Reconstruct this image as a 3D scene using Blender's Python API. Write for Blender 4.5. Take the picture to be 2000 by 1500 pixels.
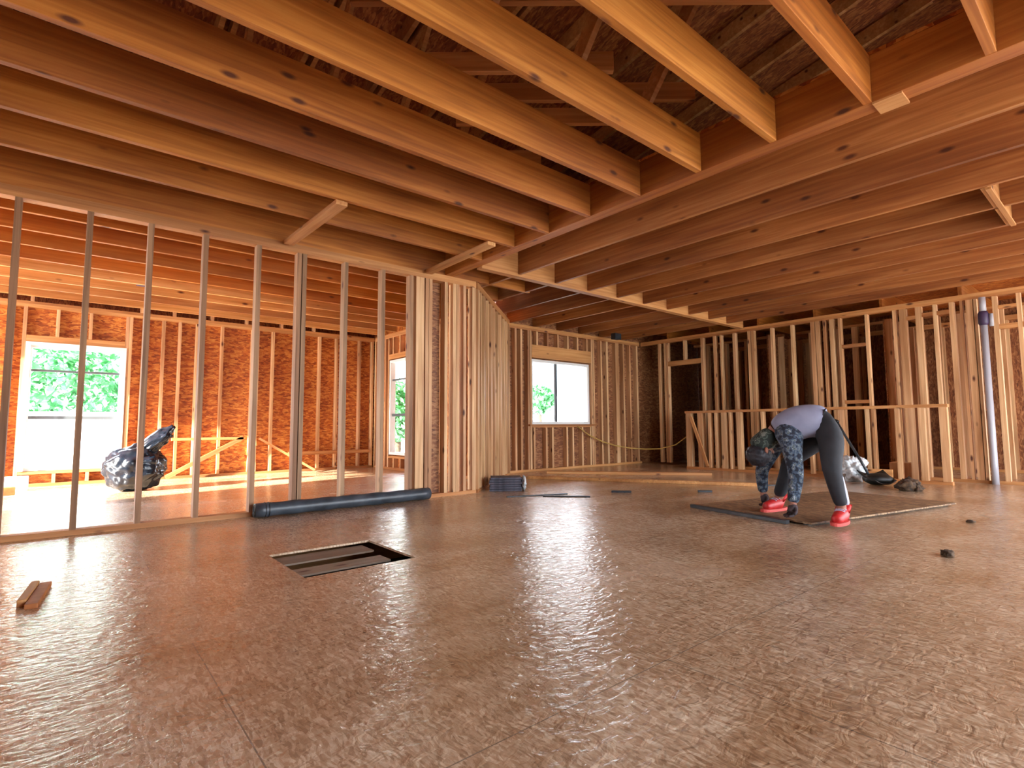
import bpy, bmesh, math, random
from mathutils import Vector, Matrix, noise
random.seed(7)
for o in list(bpy.data.objects): bpy.data.objects.remove(o)
S = bpy.context.scene; COL = S.collection
PI = math.pi

# ------------------------------------------------------------------ camera
cd = bpy.data.cameras.new('camera'); cam = bpy.data.objects.new('camera', cd); COL.objects.link(cam)
cd.sensor_fit = 'HORIZONTAL'; cd.sensor_width = 36; cd.lens = 36*1039/2000; cd.clip_start = .02; cd.clip_end = 300
Rt = Vector((0.7675002, -0.6410250, -0.0055155)); Up = Vector((-0.0462988, -0.0640109, 0.9968746)); Fw = Vector((0.6393746, 0.7648461, 0.0788071))
m = Matrix((Rt, Up, -Fw)).transposed().to_4x4(); m.translation = (0, 0, .755)
cam.matrix_world = m
S.camera = cam

# ------------------------------------------------------------------ light
W = bpy.data.worlds.new('world'); S.world = W; W.use_nodes = True
nt = W.node_tree; bg = nt.nodes['Background']
tc = nt.nodes.new('ShaderNodeTexCoord'); sx = nt.nodes.new('ShaderNodeSeparateXYZ'); cr = nt.nodes.new('ShaderNodeValToRGB')
nt.links.new(tc.outputs['Generated'], sx.inputs[0]); nt.links.new(sx.outputs['Z'], cr.inputs[0]); nt.links.new(cr.outputs[0], bg.inputs[0])
cr.color_ramp.elements[0].position = 0; cr.color_ramp.elements[0].color = (.88, .94, 1, 1)
cr.color_ramp.elements[1].position = 1; cr.color_ramp.elements[1].color = (.62, .77, 1, 1)
bg.inputs[1].default_value = 12
sd = bpy.data.lights.new('sun', 'SUN'); sd.energy = 30; sd.angle = .02; sd.color = (1, .93, .82)
sun = bpy.data.objects.new('sun', sd); COL.objects.link(sun)
sun.rotation_euler = Vector((.90, .20, -.36)).to_track_quat('-Z', 'Y').to_euler()
def portal(loc, d, w, h):
    l = bpy.data.lights.new('daylight', 'AREA'); l.shape = 'RECTANGLE'; l.size = w; l.size_y = h
    l.cycles.is_portal = True
    o = bpy.data.objects.new('daylight', l); COL.objects.link(o); o.location = loc
    o.rotation_euler = Vector(d).to_track_quat('-Z', 'Z').to_euler(); return o
S.view_settings.view_transform = 'Standard'; S.view_settings.look = 'None'; S.view_settings.gamma = 1
S.view_settings.use_curve_mapping = False
S.view_settings.exposure = 0.7

# ------------------------------------------------------------------ materials
def lin(h):
    h = h.lstrip('#'); c = [int(h[i:i+2], 16)/255 for i in (0, 2, 4)]
    return tuple(x/12.92 if x <= .04045 else ((x+.055)/1.055)**2.4 for x in c)+(1,)
def mat(name, col='#888888', rough=.6, metal=0):
    M = bpy.data.materials.new(name); M.use_nodes = True; b = M.node_tree.nodes['Principled BSDF']
    b.inputs['Base Color'].default_value = lin(col); b.inputs['Roughness'].default_value = rough; b.inputs['Metallic'].default_value = metal
    return M
def N(M, t, **k):
    n = M.node_tree.nodes.new(t)
    for a, v in k.items(): setattr(n, a, v)
    return n
def L(M, a, b): M.node_tree.links.new(a, b)
def ramp(M, src, stops):
    r = N(M, 'ShaderNodeValToRGB'); e = r.color_ramp.elements
    while len(e) < len(stops): e.new(.5)
    for x, (p, c) in zip(e, stops): x.position = p; x.color = lin(c) if isinstance(c, str) else c
    L(M, src, r.inputs[0]); return r.outputs[0]
def mix(M, f, a, b, mode='MIX'):
    n = N(M, 'ShaderNodeMix', data_type='RGBA', blend_type=mode)
    for s, v in ((n.inputs[0], f), (n.inputs[6], a), (n.inputs[7], b)):
        if isinstance(v, (int, float)): s.default_value = v
        elif isinstance(v, tuple): s.default_value = v
        else: L(M, v, s)
    return n.outputs[2]
def bump(M, h, st, d=.01):
    n = N(M, 'ShaderNodeBump'); n.inputs['Strength'].default_value = st; n.inputs['Distance'].default_value = d
    L(M, h, n.inputs['Height']); L(M, n.outputs[0], M.node_tree.nodes['Principled BSDF'].inputs['Normal'])
def mapped(M, sc, rnd=True, src='Object'):
    t = N(M, 'ShaderNodeTexCoord'); mp = N(M, 'ShaderNodeMapping'); mp.inputs['Scale'].default_value = sc
    L(M, t.outputs[src], mp.inputs[0])
    if rnd:
        oi = N(M, 'ShaderNodeObjectInfo'); ma = N(M, 'ShaderNodeMath', operation='MULTIPLY'); ma.inputs[1].default_value = 40
        L(M, oi.outputs['Random'], ma.inputs[0]); cb = N(M, 'ShaderNodeCombineXYZ')
        for i in range(3): L(M, ma.outputs[0], cb.inputs[i])
        L(M, cb.outputs[0], mp.inputs['Location'])
    return mp.outputs[0]
def wood(name, axis, c0, c1, c2, vary=.55):
    M = mat(name, rough=.62); b = M.node_tree.nodes['Principled BSDF']
    sc = [34, 34, 34]; sc[axis] = 1.3
    v = mapped(M, sc); n = N(M, 'ShaderNodeTexNoise'); n.inputs['Scale'].default_value = 1; n.inputs['Detail'].default_value = 5; n.inputs['Distortion'].default_value = .6
    L(M, v, n.inputs['Vector']); base = ramp(M, n.outputs[0], [(.28, c0), (.5, c1), (.72, c2)])
    # knots
    sk = [8, 8, 8]; sk[axis] = 3.2
    v2 = mapped(M, sk); k = N(M, 'ShaderNodeTexVoronoi'); k.inputs['Scale'].default_value = 1; L(M, v2, k.inputs['Vector'])
    km0 = ramp(M, k.outputs['Distance'], [(.07, (1, 1, 1, 1)), (.17, (0, 0, 0, 1))])
    spk = N(M, 'ShaderNodeSeparateColor'); L(M, k.outputs['Color'], spk.inputs[0]); gt = N(M, 'ShaderNodeMath', operation='GREATER_THAN'); gt.inputs[1].default_value = .45; L(M, spk.outputs[1], gt.inputs[0])
    kmm = N(M, 'ShaderNodeMath', operation='MULTIPLY'); L(M, km0, kmm.inputs[0]); L(M, gt.outputs[0], kmm.inputs[1]); km = kmm.outputs[0]
    c = mix(M, km, base, lin('#5a2c12'))
    # broad stains
    sb = [2.5, 2.5, 2.5]; sb[axis] = .5
    v3 = mapped(M, sb); n3 = N(M, 'ShaderNodeTexNoise'); n3.inputs['Scale'].default_value = 1; n3.inputs['Detail'].default_value = 2; L(M, v3, n3.inputs['Vector'])
    st = ramp(M, n3.outputs[0], [(.35, '#cfc0b4'), (.6, '#ffffff')]); c = mix(M, 1., c, st, 'MULTIPLY')
    oi = N(M, 'ShaderNodeObjectInfo'); rr = ramp(M, oi.outputs['Random'], [(0, '#c49474'), (.3, '#f0cfae'), (.6, '#fff4e0'), (1, '#e8b888')])
    c = mix(M, vary, c, mix(M, 1., c, rr, 'MULTIPLY'))
    L(M, c, b.inputs['Base Color']); bump(M, n.outputs[0], .25, .004); return M
WX = wood('pine_x', 0, '#b98550', '#d09c62', '#deb27c'); WY = wood('pine_y', 1, '#b98550', '#d09c62', '#deb27c'); WZ = wood('pine_z', 2, '#c49a6e', '#e0bc90', '#f0d2aa')
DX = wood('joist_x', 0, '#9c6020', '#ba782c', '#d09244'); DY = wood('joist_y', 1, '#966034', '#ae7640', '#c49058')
WP = wood('shaded_stud', 2, '#8a6c50', '#a88868', '#bc9c7a')  # darker tone that paints backlight shade into the partition studs
YJ = wood('golden_joist', 0, '#b87424', '#cc8a34', '#dca048'); PJ = wood('pale_joist', 0, '#c89450', '#dcae6c', '#ecc48a')  # lighter tones that paint the back room's yellow glow into its joists
GREYW = wood('grey_timber', 0, '#8a8378', '#9c9488', '#aaa296')
LV = wood('laminated', 1, '#a45c26', '#ba742e', '#cc883e', .2)
def osb(name, cols, plane, scale=26, rough=.6, bmp=.4, wet=False):
    M = mat(name, rough=rough); b = M.node_tree.nodes['Principled BSDF']
    v0 = mapped(M, (1, 1, 1), False)
    nz = N(M, 'ShaderNodeTexNoise'); nz.inputs['Scale'].default_value = 5; L(M, v0, nz.inputs['Vector'])
    w = mix(M, .03, v0, nz.outputs['Color'], 'LINEAR_LIGHT')
    outs = []; dist = []
    for i, (rot, st) in enumerate(((.5, 3.2), (1.9, 2.6), (2.8, 3.6))):
        mp = N(M, 'ShaderNodeMapping'); L(M, w, mp.inputs[0])
        r = [0, 0, 0]; r[plane] = rot; mp.inputs['Rotation'].default_value = r
        s = [1, 1, 1]; s[(plane+1) % 3] = st; mp.inputs['Scale'].default_value = s; mp.inputs['Location'].default_value = (i*3.3, i*1.7, i)
        vo = N(M, 'ShaderNodeTexVoronoi'); vo.inputs['Scale'].default_value = scale*(.55+.25*i); L(M, mp.outputs[0], vo.inputs['Vector'])
        sp = N(M, 'ShaderNodeSeparateColor'); L(M, vo.outputs['Color'], sp.inputs[0]); outs.append(sp.outputs); dist.append(vo.outputs['Distance'])
    a = N(M, 'ShaderNodeMath', operation='GREATER_THAN'); a.inputs[1].default_value = .5; L(M, outs[0][1], a.inputs[0])
    f = N(M, 'ShaderNodeMix', data_type='FLOAT'); L(M, a.outputs[0], f.inputs[0]); L(M, outs[0][0], f.inputs[2]); L(M, outs[1][0], f.inputs[3])
    g = N(M, 'ShaderNodeMix', data_type='FLOAT'); g.inputs[0].default_value = .35; L(M, f.outputs[0], g.inputs[2]); L(M, outs[2][0], g.inputs[3])
    c = ramp(M, g.outputs[0], [(.12, cols[0]), (.4, cols[1]), (.6, cols[2]), (.88, cols[3])])
    n3 = N(M, 'ShaderNodeTexNoise'); n3.inputs['Scale'].default_value = .9; n3.inputs['Detail'].default_value = 5; L(M, v0, n3.inputs['Vector'])
    c = mix(M, 1., c, ramp(M, n3.outputs[0], [(.35, '#dcd2c8'), (.62, '#ffffff')]), 'MULTIPLY')
    return M, b, c, g.outputs[0], v0, n3.outputs[0]
def osbw(name, cols, plane, **k):
    M, b, c, h, v, n = osb(name, cols, plane, **k); L(M, c, b.inputs['Base Color']); bump(M, h, .3, .003); return M
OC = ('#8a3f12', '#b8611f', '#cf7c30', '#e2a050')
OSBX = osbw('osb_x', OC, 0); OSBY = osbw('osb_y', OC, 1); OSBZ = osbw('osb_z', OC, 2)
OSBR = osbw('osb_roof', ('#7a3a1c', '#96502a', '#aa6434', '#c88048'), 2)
DC = ('#6a3c22', '#8a5430', '#9c6840', '#b88458')  # browner flake colours than the back left room's sheathing
OSBD = osbw('osb_brown_y', DC, 1); OSBDX = osbw('osb_brown_x', DC, 0); OSBDZ = osbw('osb_sheet', ('#5c4228', '#77593a', '#8a6a48', '#a5865e'), 2)
# floor
FL, b, c, h, v, nb = osb('floor_osb', ('#aa8e72', '#c6a888', '#d0b698', '#e6d2b6'), 2, scale=50)
bk = N(FL, 'ShaderNodeTexBrick'); bk.offset = .5; mp = N(FL, 'ShaderNodeMapping'); L(FL, v, mp.inputs[0]); mp.inputs['Location'].default_value = (-.376+1.15, -1.05, 0)
L(FL, mp.outputs[0], bk.inputs['Vector']); bk.inputs['Scale'].default_value = 1; bk.inputs['Brick Width'].default_value = 2.3; bk.inputs['Row Height'].default_value = 1.16
bk.inputs['Mortar Size'].default_value = .0022; bk.inputs['Mortar Smooth'].default_value = .2
c = mix(FL, bk.outputs['Fac'], c, lin('#8a7a68'))
# muddy scuffs to the right of the room
n5 = N(FL, 'ShaderNodeTexNoise'); mp5 = N(FL, 'ShaderNodeMapping'); mp5.inputs['Scale'].default_value = (.5, 1.6, 1); L(FL, v, mp5.inputs[0]); L(FL, mp5.outputs[0], n5.inputs['Vector']); n5.inputs['Scale'].default_value = 1.6; n5.inputs['Detail'].default_value = 6
c = mix(FL, 1., c, ramp(FL, n5.outputs[0], [(.33, '#e0d2c2'), (.5, '#ffffff')]), 'MULTIPLY')
L(FL, c, b.inputs['Base Color'])
nr = N(FL, 'ShaderNodeTexNoise'); mpn = N(FL, 'ShaderNodeMapping'); mpn.inputs['Scale'].default_value = (15, 26, 1); L(FL, v, mpn.inputs[0]); L(FL, mpn.outputs[0], nr.inputs['Vector']); nr.inputs['Scale'].default_value = 1; nr.inputs['Detail'].default_value = 4; nr.inputs['Distortion'].default_value = 1.2
hm = N(FL, 'ShaderNodeMath', operation='ADD'); L(FL, nr.outputs[0], hm.inputs[0]); ml = N(FL, 'ShaderNodeMath', operation='MULTIPLY'); ml.inputs[1].default_value = .35; L(FL, h, ml.inputs[0]); L(FL, ml.outputs[0], hm.inputs[1])
bump(FL, hm.outputs[0], .5, .011)
L(FL, b.inputs['Normal'].links[0].from_socket, b.inputs['Coat Normal'])
b.inputs['Coat Weight'].default_value = .45; b.inputs['Coat Roughness'].default_value = .14
L(FL, ramp(FL, nb, [(.3, (.16, .16, .16, 1)), (.7, (.30, .30, .30, 1))]), b.inputs['Roughness']); b.inputs['Specular IOR Level'].default_value = .75

VINYL = mat('white_vinyl', '#e8ebe8', .4); DARKFR = mat('grey_rail', '#5d6468', .5)
GLASS = bpy.data.materials.new('glass'); GLASS.use_nodes = True; g = GLASS.node_tree; g.nodes.clear()
o_ = g.nodes.new('ShaderNodeOutputMaterial'); tr = g.nodes.new('ShaderNodeBsdfTransparent'); gl = g.nodes.new('ShaderNodeBsdfGlossy'); gl.inputs['Roughness'].default_value = .02
lw = g.nodes.new('ShaderNodeLayerWeight'); lw.inputs[0].default_value = .5; fr = g.nodes.new('ShaderNodeMath'); fr.operation = 'POWER'; fr.inputs[1].default_value = 4; g.links.new(lw.outputs['Facing'], fr.inputs[0]); mx = g.nodes.new('ShaderNodeMixShader')
g.links.new(fr.outputs[0], mx.inputs[0]); g.links.new(tr.outputs[0], mx.inputs[1]); g.links.new(gl.outputs[0], mx.inputs[2]); g.links.new(mx.outputs[0], o_.inputs[0])
def noisy(name, stops, scale, rough=.6, bm=.3, metal=0, src='Object', detail=4):
    M = mat(name, rough=rough, metal=metal); v = mapped(M, (1, 1, 1), False, src); n = N(M, 'ShaderNodeTexNoise'); n.inputs['Scale'].default_value = scale; n.inputs['Detail'].default_value = detail
    L(M, v, n.inputs['Vector']); L(M, ramp(M, n.outputs[0], stops), M.node_tree.nodes['Principled BSDF'].inputs['Base Color'])
    if bm: bump(M, n.outputs[0], bm, .01)
    return M
ROLL = noisy('roll_membrane', [(.3, '#2b3138'), (.7, '#48515a')], 9, .38, .1)
BAG = noisy('black_plastic', [(.3, '#0c1016'), (.7, '#1c2430')], 5, .22, .2)
WBAG = noisy('white_plastic', [(.35, '#b4bcc0'), (.7, '#e4e8e8')], 14, .35, .5)
BRICK = noisy('slate_bundle', [(.3, '#2c2c38'), (.7, '#5a5a68')], 18, .7, .4)
DIRT = noisy('dark_scrap', [(.3, '#1c130c'), (.7, '#5c4228')], 25, .9, .6)
BLACK = mat('black_rubber', '#101312', .5)
STEEL = noisy('dark_steel', [(.3, '#181c20'), (.7, '#34383c')], 12, .45, 0)
PVC = mat('grey_pvc', '#aaaab2', .35); PURP = mat('purple_primer', '#3c2c4c', .5)
HOSE = mat('yellow_hose', '#b8954a', .5)
SIDING = noisy('white_siding', [(.3, '#dfe3e6'), (.7, '#f4f6f8')], 3, .6, 0)
LEAF = noisy('leaf', [(.3, '#1d5a2c'), (.5, '#4c9a5a'), (.7, '#b8dcb8')], 6, .6, 0)
BARK = noisy('bark', [(.3, '#3c3024'), (.7, '#6a5a48')], 12, .9, .4)
GROUND = noisy('ground', [(.3, '#a8a294'), (.7, '#d8d4ca')], 2, .9, .2)
CARD = mat('white_box', '#e8ecf0', .5); REDBOX = noisy('rust_metal', [(.3, '#8a4a20'), (.7, '#c07a40')], 9, .6, .2)
SKIN = mat('skin', '#8f5c48', .55); SHIRT = noisy('grey_jersey', [(.3, '#7c7f98'), (.7, '#9296ae')], 7, .85, .2)
PANT = noisy('charcoal_trousers', [(.3, '#191a1f'), (.7, '#26282e')], 9, .8, .2); STRIPE = mat('white_stripe', '#b8b8cc', .7)
RED = noisy('red_leather', [(.3, '#a01414'), (.7, '#c02020')], 20, .5, .1); SOLE = mat('shoe_sole', '#c04038', .6)
HAIR = noisy('black_hair', [(.3, '#14141a'), (.7, '#2a2830')], 40, .6, .5); GLOVE = noisy('dark_glove', [(.3, '#20181c'), (.7, '#4a3c40')], 30, .8, .3)
BELT = mat('belt', '#1c1614', .6)
CAMO = mat('camouflage', rough=.85); v = mapped(CAMO, (1, 1, 1), False); n = N(CAMO, 'ShaderNodeTexNoise'); n.inputs['Scale'].default_value = 30; n.inputs['Detail'].default_value = 2.5; L(CAMO, v, n.inputs['Vector'])
cc = ramp(CAMO, n.outputs[0], [(.38, '#1c2230'), (.46, '#3c4c60'), (.54, '#66727e'), (.6, '#4a5452'), (.66, '#98a0ac')]); [setattr(CAMO.node_tree.nodes[-1].color_ramp, 'interpolation', 'CONSTANT')]
L(CAMO, cc, CAMO.node_tree.nodes['Principled BSDF'].inputs['Base Color'])
HOOD = mat('camouflage_green', rough=.85); v = mapped(HOOD, (1, 1, 1), False); n = N(HOOD, 'ShaderNodeTexNoise'); n.inputs['Scale'].default_value = 22; n.inputs['Detail'].default_value = 1.5; L(HOOD, v, n.inputs['Vector'])
cc = ramp(HOOD, n.outputs[0], [(.38, '#1c2420'), (.48, '#465048'), (.56, '#2c3430'), (.64, '#6a7068')]); HOOD.node_tree.nodes[-1].color_ramp.interpolation = 'CONSTANT'
L(HOOD, cc, HOOD.node_tree.nodes['Principled BSDF'].inputs['Base Color'])

# ------------------------------------------------------------------ helpers
def tag(o, label, cat, group=None, kind=None):
    if label: o['label'] = label
    if cat: o['category'] = cat
    if group: o['group'] = group
    if kind: o['kind'] = kind
    return o
def empty(name, loc=(0, 0, 0), rz=0, label=None, cat=None, group=None, kind=None):
    o = bpy.data.objects.new(name, None); COL.objects.link(o); o.location = loc; o.rotation_euler = (0, 0, rz); o.empty_display_size = .1
    return tag(o, label, cat, group, kind)
def mesh(name, vs, fs, m, parent=None, loc=(0, 0, 0), smooth=False):
    me = bpy.data.meshes.new(name); me.from_pydata([tuple(v) for v in vs], [], fs); me.update()
    if isinstance(m, (list, tuple)):
        for q in m: me.materials.append(q)
    else: me.materials.append(m)
    if smooth:
        for p in me.polygons: p.use_smooth = True
    o = bpy.data.objects.new(name, me); COL.objects.link(o); o.location = loc
    if parent: o.parent = parent
    return o
BF = [(0, 3, 2, 1), (4, 5, 6, 7), (0, 1, 5, 4), (1, 2, 6, 5), (2, 3, 7, 6), (3, 0, 4, 7)]
def bverts(a, b):
    x0, y0, z0 = a; x1, y1, z1 = b
    return [(x0, y0, z0), (x1, y0, z0), (x1, y1, z0), (x0, y1, z0), (x0, y0, z1), (x1, y0, z1), (x1, y1, z1), (x0, y1, z1)]
def box(name, a, b, m, parent=None, bevel=0, rot=None, shear=None):
    """box between corners a and b (parent space); origin at its centre"""
    c = Vector([(p+q)/2 for p, q in zip(a, b)]); h = [(abs(q-p))/2 for p, q in zip(a, b)]
    o = mesh(name, bverts([-x for x in h], h), BF, m, parent, c)
    if rot: o.rotation_euler = rot
    if bevel:
        bv = o.modifiers.new('bevel', 'BEVEL'); bv.width = bevel; bv.segments = 2
    return o
def boxes(name, lst, m, parent=None, loc=(0, 0, 0)):
    vs = []; fs = []
    for a, b in lst:
        k = len(vs); vs += bverts(a, b); fs += [tuple(i+k for i in f) for f in BF]
    return mesh(name, vs, fs, m, parent, loc)
def beam(name, p, q, w, h, m, parent=None, up=(0, 0, 1), bevel=.002):
    """straight timber from p to q, local X along it"""
    p = Vector(p); q = Vector(q); d = q-p; Ln = d.length; x = d.normalized(); y = Vector(up).cross(x)
    if y.length < 1e-4: y = Vector((0, 1, 0)).cross(x)
    y.normalize(); z = x.cross(y)
    o = mesh(name, bverts((-Ln/2, -w/2, -h/2), (Ln/2, w/2, h/2)), BF, m, parent)
    o.rotation_euler = Matrix((x, y, z)).transposed().to_euler(); o.location = (p+q)/2
    if bevel:
        bv = o.modifiers.new('bevel', 'BEVEL'); bv.width = bevel; bv.segments = 1
    return o
def holed(name, u0, u1, v0, v1, holes, t0, t1, axes, m, parent=None, loc=(0, 0, 0)):
    """panel with rectangular holes. axes 'xz','yz','xy'"""
    us = sorted({u0, u1, *[h[0] for h in holes], *[h[1] for h in holes]}); us = [u for u in us if u0 <= u <= u1]
    lst = []
    for a, b in zip(us, us[1:]):
        cu = (a+b)/2; cuts = sorted((h[2], h[3]) for h in holes if h[0] < cu < h[1]); z = v0
        for c0, c1 in cuts+[(v1, v1)]:
            if c0 > z: lst.append((a, b, z, c0))
            z = max(z, c1)
    out = []
    for a, b, c, d in lst:
        if axes == 'xz': out.append(((a, t0, c), (b, t1, d)))
        elif axes == 'yz': out.append(((t0, a, c), (t1, b, d)))
        else: out.append(((a, c, t0), (b, d, t1)))
    return boxes(name, out, m, parent, loc)
def tube(name, pts, rad, m, parent=None, n=10, closed_ends=True, loc=(0, 0, 0)):
    pts = [Vector(p) for p in pts]; vs = []; fs = []; rs = rad if isinstance(rad, (list, tuple)) else [rad]*len(pts)
    ref = Vector((0, 0, 1))
    for i, p in enumerate(pts):
        t = (pts[min(i+1, len(pts)-1)]-pts[max(i-1, 0)]).normalized()
        if abs(t.dot(ref)) > .95: ref = Vector((1, 0, 0))
        a = t.cross(ref).normalized(); b_ = a.cross(t).normalized(); ref = b_
        for k in range(n):
            an = 2*PI*k/n; vs.append(p+(a*math.cos(an)+b_*math.sin(an))*rs[i])
    for i in range(len(pts)-1):
        for k in range(n):
            k2 = (k+1) % n; fs.append((i*n+k, i*n+k2, (i+1)*n+k2, (i+1)*n+k))
    if closed_ends: fs.append(tuple(range(n))[::-1]); fs.append(tuple((len(pts)-1)*n+k for k in range(n)))
    return mesh(name, vs, fs, m, parent, loc, True)
def lump(name, c, r, m, parent=None, amp=.25, fr=2.5, seed=0, sub=4, flat=None, fn=None):
    bm = bmesh.new(); bmesh.ops.create_icosphere(bm, subdivisions=sub, radius=1)
    for v in bm.verts:
        d = 1+amp*noise.fractal(v.co*fr+Vector((seed*3.1, seed, 0)), .8, 2, 4)
        v.co = Vector((v.co.x*r[0], v.co.y*r[1], v.co.z*r[2]))*d
        if fn: v.co = fn(v.co)
        if flat is not None and v.co.z < flat: v.co.z = flat
    me = bpy.data.meshes.new(name); bm.to_mesh(me); bm.free(); me.materials.append(m)
    for p in me.polygons: p.use_smooth = True
    o = bpy.data.objects.new(name, me); COL.objects.link(o); o.location = c
    if parent: o.parent = parent
    return o
SW = .038; SD = .089; H = 2.44; PL = .038
def stud(par, u, z0=PL, z1=H-2*PL, w=SW, ax='x', t0=0, d=SD, name='stud', m=None):
    if ax == 'x': return box(name, (u-w/2, t0, z0), (u+w/2, t0+d, z1), m or WZ, par)
    return box(name, (t0, u-w/2, z0), (t0+d, u+w/2, z1), m or WZ, par)
def member(par, name, u0, u1, z0, z1, ax='x', t0=0, d=SD, m=None):
    if ax == 'x': return box(name, (u0, t0, z0), (u1, t0+d, z1), m or WX, par)
    return box(name, (t0, u0, z0), (t0+d, u1, z1), m or WY, par)
ORD = ['nearest', 'second', 'third', 'fourth', 'fifth', 'sixth', 'seventh', 'eighth', 'ninth', 'tenth', 'eleventh', 'twelfth', 'thirteenth']

# ------------------------------------------------------------------ floor, ground
fl = empty('floor', kind='structure')
holed('subfloor', -3, 11.4, -3, 6.75, [(.954, 1.588, 2.775, 3.40)], -.012, 0, 'xy', FL, fl)
box('subfloor', (-3, 6.75, -.02), (4.56, 9.58, 0), FL, fl)
for y in (2.58, 3.84): box('floor_joist', (-.2, y-.02, -.26), (2.6, y+.02, -.021), WX, fl)
box('floor_plank', (.70, 3.20, -.032), (1.53, 3.385, -.022), GREYW, fl)
box('floor_plank', (.70, 2.915, -.032), (1.50, 3.055, -.022), GREYW, fl)
boxes('crawl_space', [((.2, 2.2, -.62), (2.3, 4.0, -.6)), ((.2, 2.2, -.6), (.22, 4, -.27)), ((2.28, 2.2, -.6), (2.3, 4, -.27)), ((.22, 2.2, -.6), (2.28, 2.22, -.27)), ((.22, 3.98, -.6), (2.28, 4, -.27))], BLACK, fl)
tag(box('ground', (-60, -60, -.9), (80, 90, -.7), GROUND), None, None, kind='structure')
boxes('foundation', [((-3, -3, -.7), (11.4, -2.9, -.02)), ((-3, 9.48, -.7), (4.56, 9.58, -.02)), ((-3, -2.9, -.7), (-2.9, 9.48, -.02)), ((11.3, -2.9, -.7), (11.4, 6.75, -.02)), ((4.56, 6.65, -.7), (11.3, 6.75, -.02))], BRICK, fl)

# ------------------------------------------------------------------ stud partition (left)
p1 = empty('stud_partition', (0, 4.95, 0), label='open stud partition crossing the left side, seen through to the orange sheathed room', cat='stud wall')
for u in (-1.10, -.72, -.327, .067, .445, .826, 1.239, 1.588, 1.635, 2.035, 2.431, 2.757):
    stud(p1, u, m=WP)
member(p1, 'bottom_plate', -2.9, 2.95, 0, PL); 
for k in range(2): member(p1, 'top_plate', -2.9, 3.60, H-PL*(2-k), H-PL*(1-k))
member(p1, 'bottom_plate', 2.953, 3.60, 0, PL)
p1b = [(2.86, .1), (2.945, .04), (2.99, .04), (3.19, .04), (3.30, .04), (3.345, .04), (3.44, .04), (3.57, .05)]
for u, w in p1b: stud(p1, u, w=w)
box('backing_panel', (2.89, SD+.002, PL), (3.16, SD+.014, H-.08), OSBD, p1)

# ------------------------------------------------------------------ back wall of the left room
wb = empty('wall_back', (0, 9.4, 0), kind='structure')
WIN = (-.44, .60, .20, 1.88)
holed('sheathing', -2.9, 4.56, 0, 2.44, [WIN], SD+.001, SD+.014, 'xz', OSBY, wb)
for k in range(2): member(wb, 'top_plate', -2.9, 4.44, H-PL*(2-k), H-PL*(1-k))
member(wb, 'bottom_plate', -2.9, 4.44, 0, PL)
for u in (-2.4, -2.0, -1.6, -1.2, -.85, -.62, -.48, .62, .66, .815, 1.06, 1.27, 1.50, 1.85, 2.30, 2.38, 2.62, 3.06, 3.41, 3.72, 4.16, 4.41): stud(wb, u)
member(wb, 'header', -.459, .599, 1.90, 1.99)
for u in (-.15, .2): stud(wb, u, 1.992, H-.078)
for u in (-.1, .25): stud(wb, u, PL, .158)
member(wb, 'sill', -.459, .599, .16, .198)
for i, u in enumerate((-1.5, -.9, -.42, .78, 1.19, 1.70, 2.2, 2.75, 3.3, 3.85)): box('blocking', (u-.02, .0, H+.001), (u+.02, SD, 2.62), WZ, wb)
def window(name, loc, rz, w, h, bars, vbars=(), deep=.1):
    r = empty(name, loc, rz, kind='structure'); t = .045
    boxes('window_frame', [((0, 0, 0), (w, deep, t)), ((0, 0, h-t), (w, deep, h)), ((0, 0, t), (t, deep, h-t)), ((w-t, 0, t), (w, deep, h-t))], VINYL, r)
    for z, hh in bars: box('window_rail', (t, deep*.35, z-hh/2), (w-t, deep*.65, z+hh/2), DARKFR, r)
    for x, ww in vbars: box('window_rail', (x-ww/2, deep*.35, t), (x+ww/2, deep*.65, h-t), DARKFR, r)
    box('glass', (t, deep*.5-.003, t), (w-t, deep*.5+.003, h-t), GLASS, r)
    return r
w1 = window('window_1', (-.438, 9.44, .202), 0, 1.036, 1.676, [(1.33, .03), (.70, .045)])
boxes('window_trim', [((-.02, -.05, 1.66), (1.056, -.042, 1.70)), ((-.02, -.05, 0), (.03, -.042, 1.66)), ((1.006, -.05, 0), (1.056, -.042, 1.66))], VINYL, w1)
portal((.08, 9.58, 1.04), (0, -1, 0), 1.0, 1.6)

# side wall of the left room
ws = empty('wall_side', (4.45, 0, 0), kind='structure')
holed('sheathing', 5.86, 9.5, 0, 2.72, [(7.90, 8.78, .26, 1.95)], SD+.001, SD+.014, 'yz', OSBX, ws)
for k in range(2): member(ws, 'top_plate', 5.95, 9.39, H-PL*(2-k), H-PL*(1-k), 'y')
member(ws, 'bottom_plate', 5.95, 9.39, 0, PL, 'y')
for u in (5.98, 6.2, 6.5, 6.8, 7.1, 7.5, 7.78, 7.86, 8.82, 8.95, 9.2, 9.37): stud(ws, u, ax='y')
member(ws, 'header', 7.88, 8.80, 1.97, 2.06, 'y'); member(ws, 'sill', 7.88, 8.80, .20, .24, 'y')
for u in (8.1, 8.4, 8.65): stud(ws, u, 2.062, H-.078, ax='y')
for u in (8.1, 8.35, 8.6): stud(ws, u, PL, .198, ax='y')
window('window_2', (4.55, 7.902, .262), PI/2, .876, 1.686, [(1.33, .03), (.70, .045)])
portal((4.62, 8.34, 1.1), (-1, 0, 0), .85, 1.6)

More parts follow.
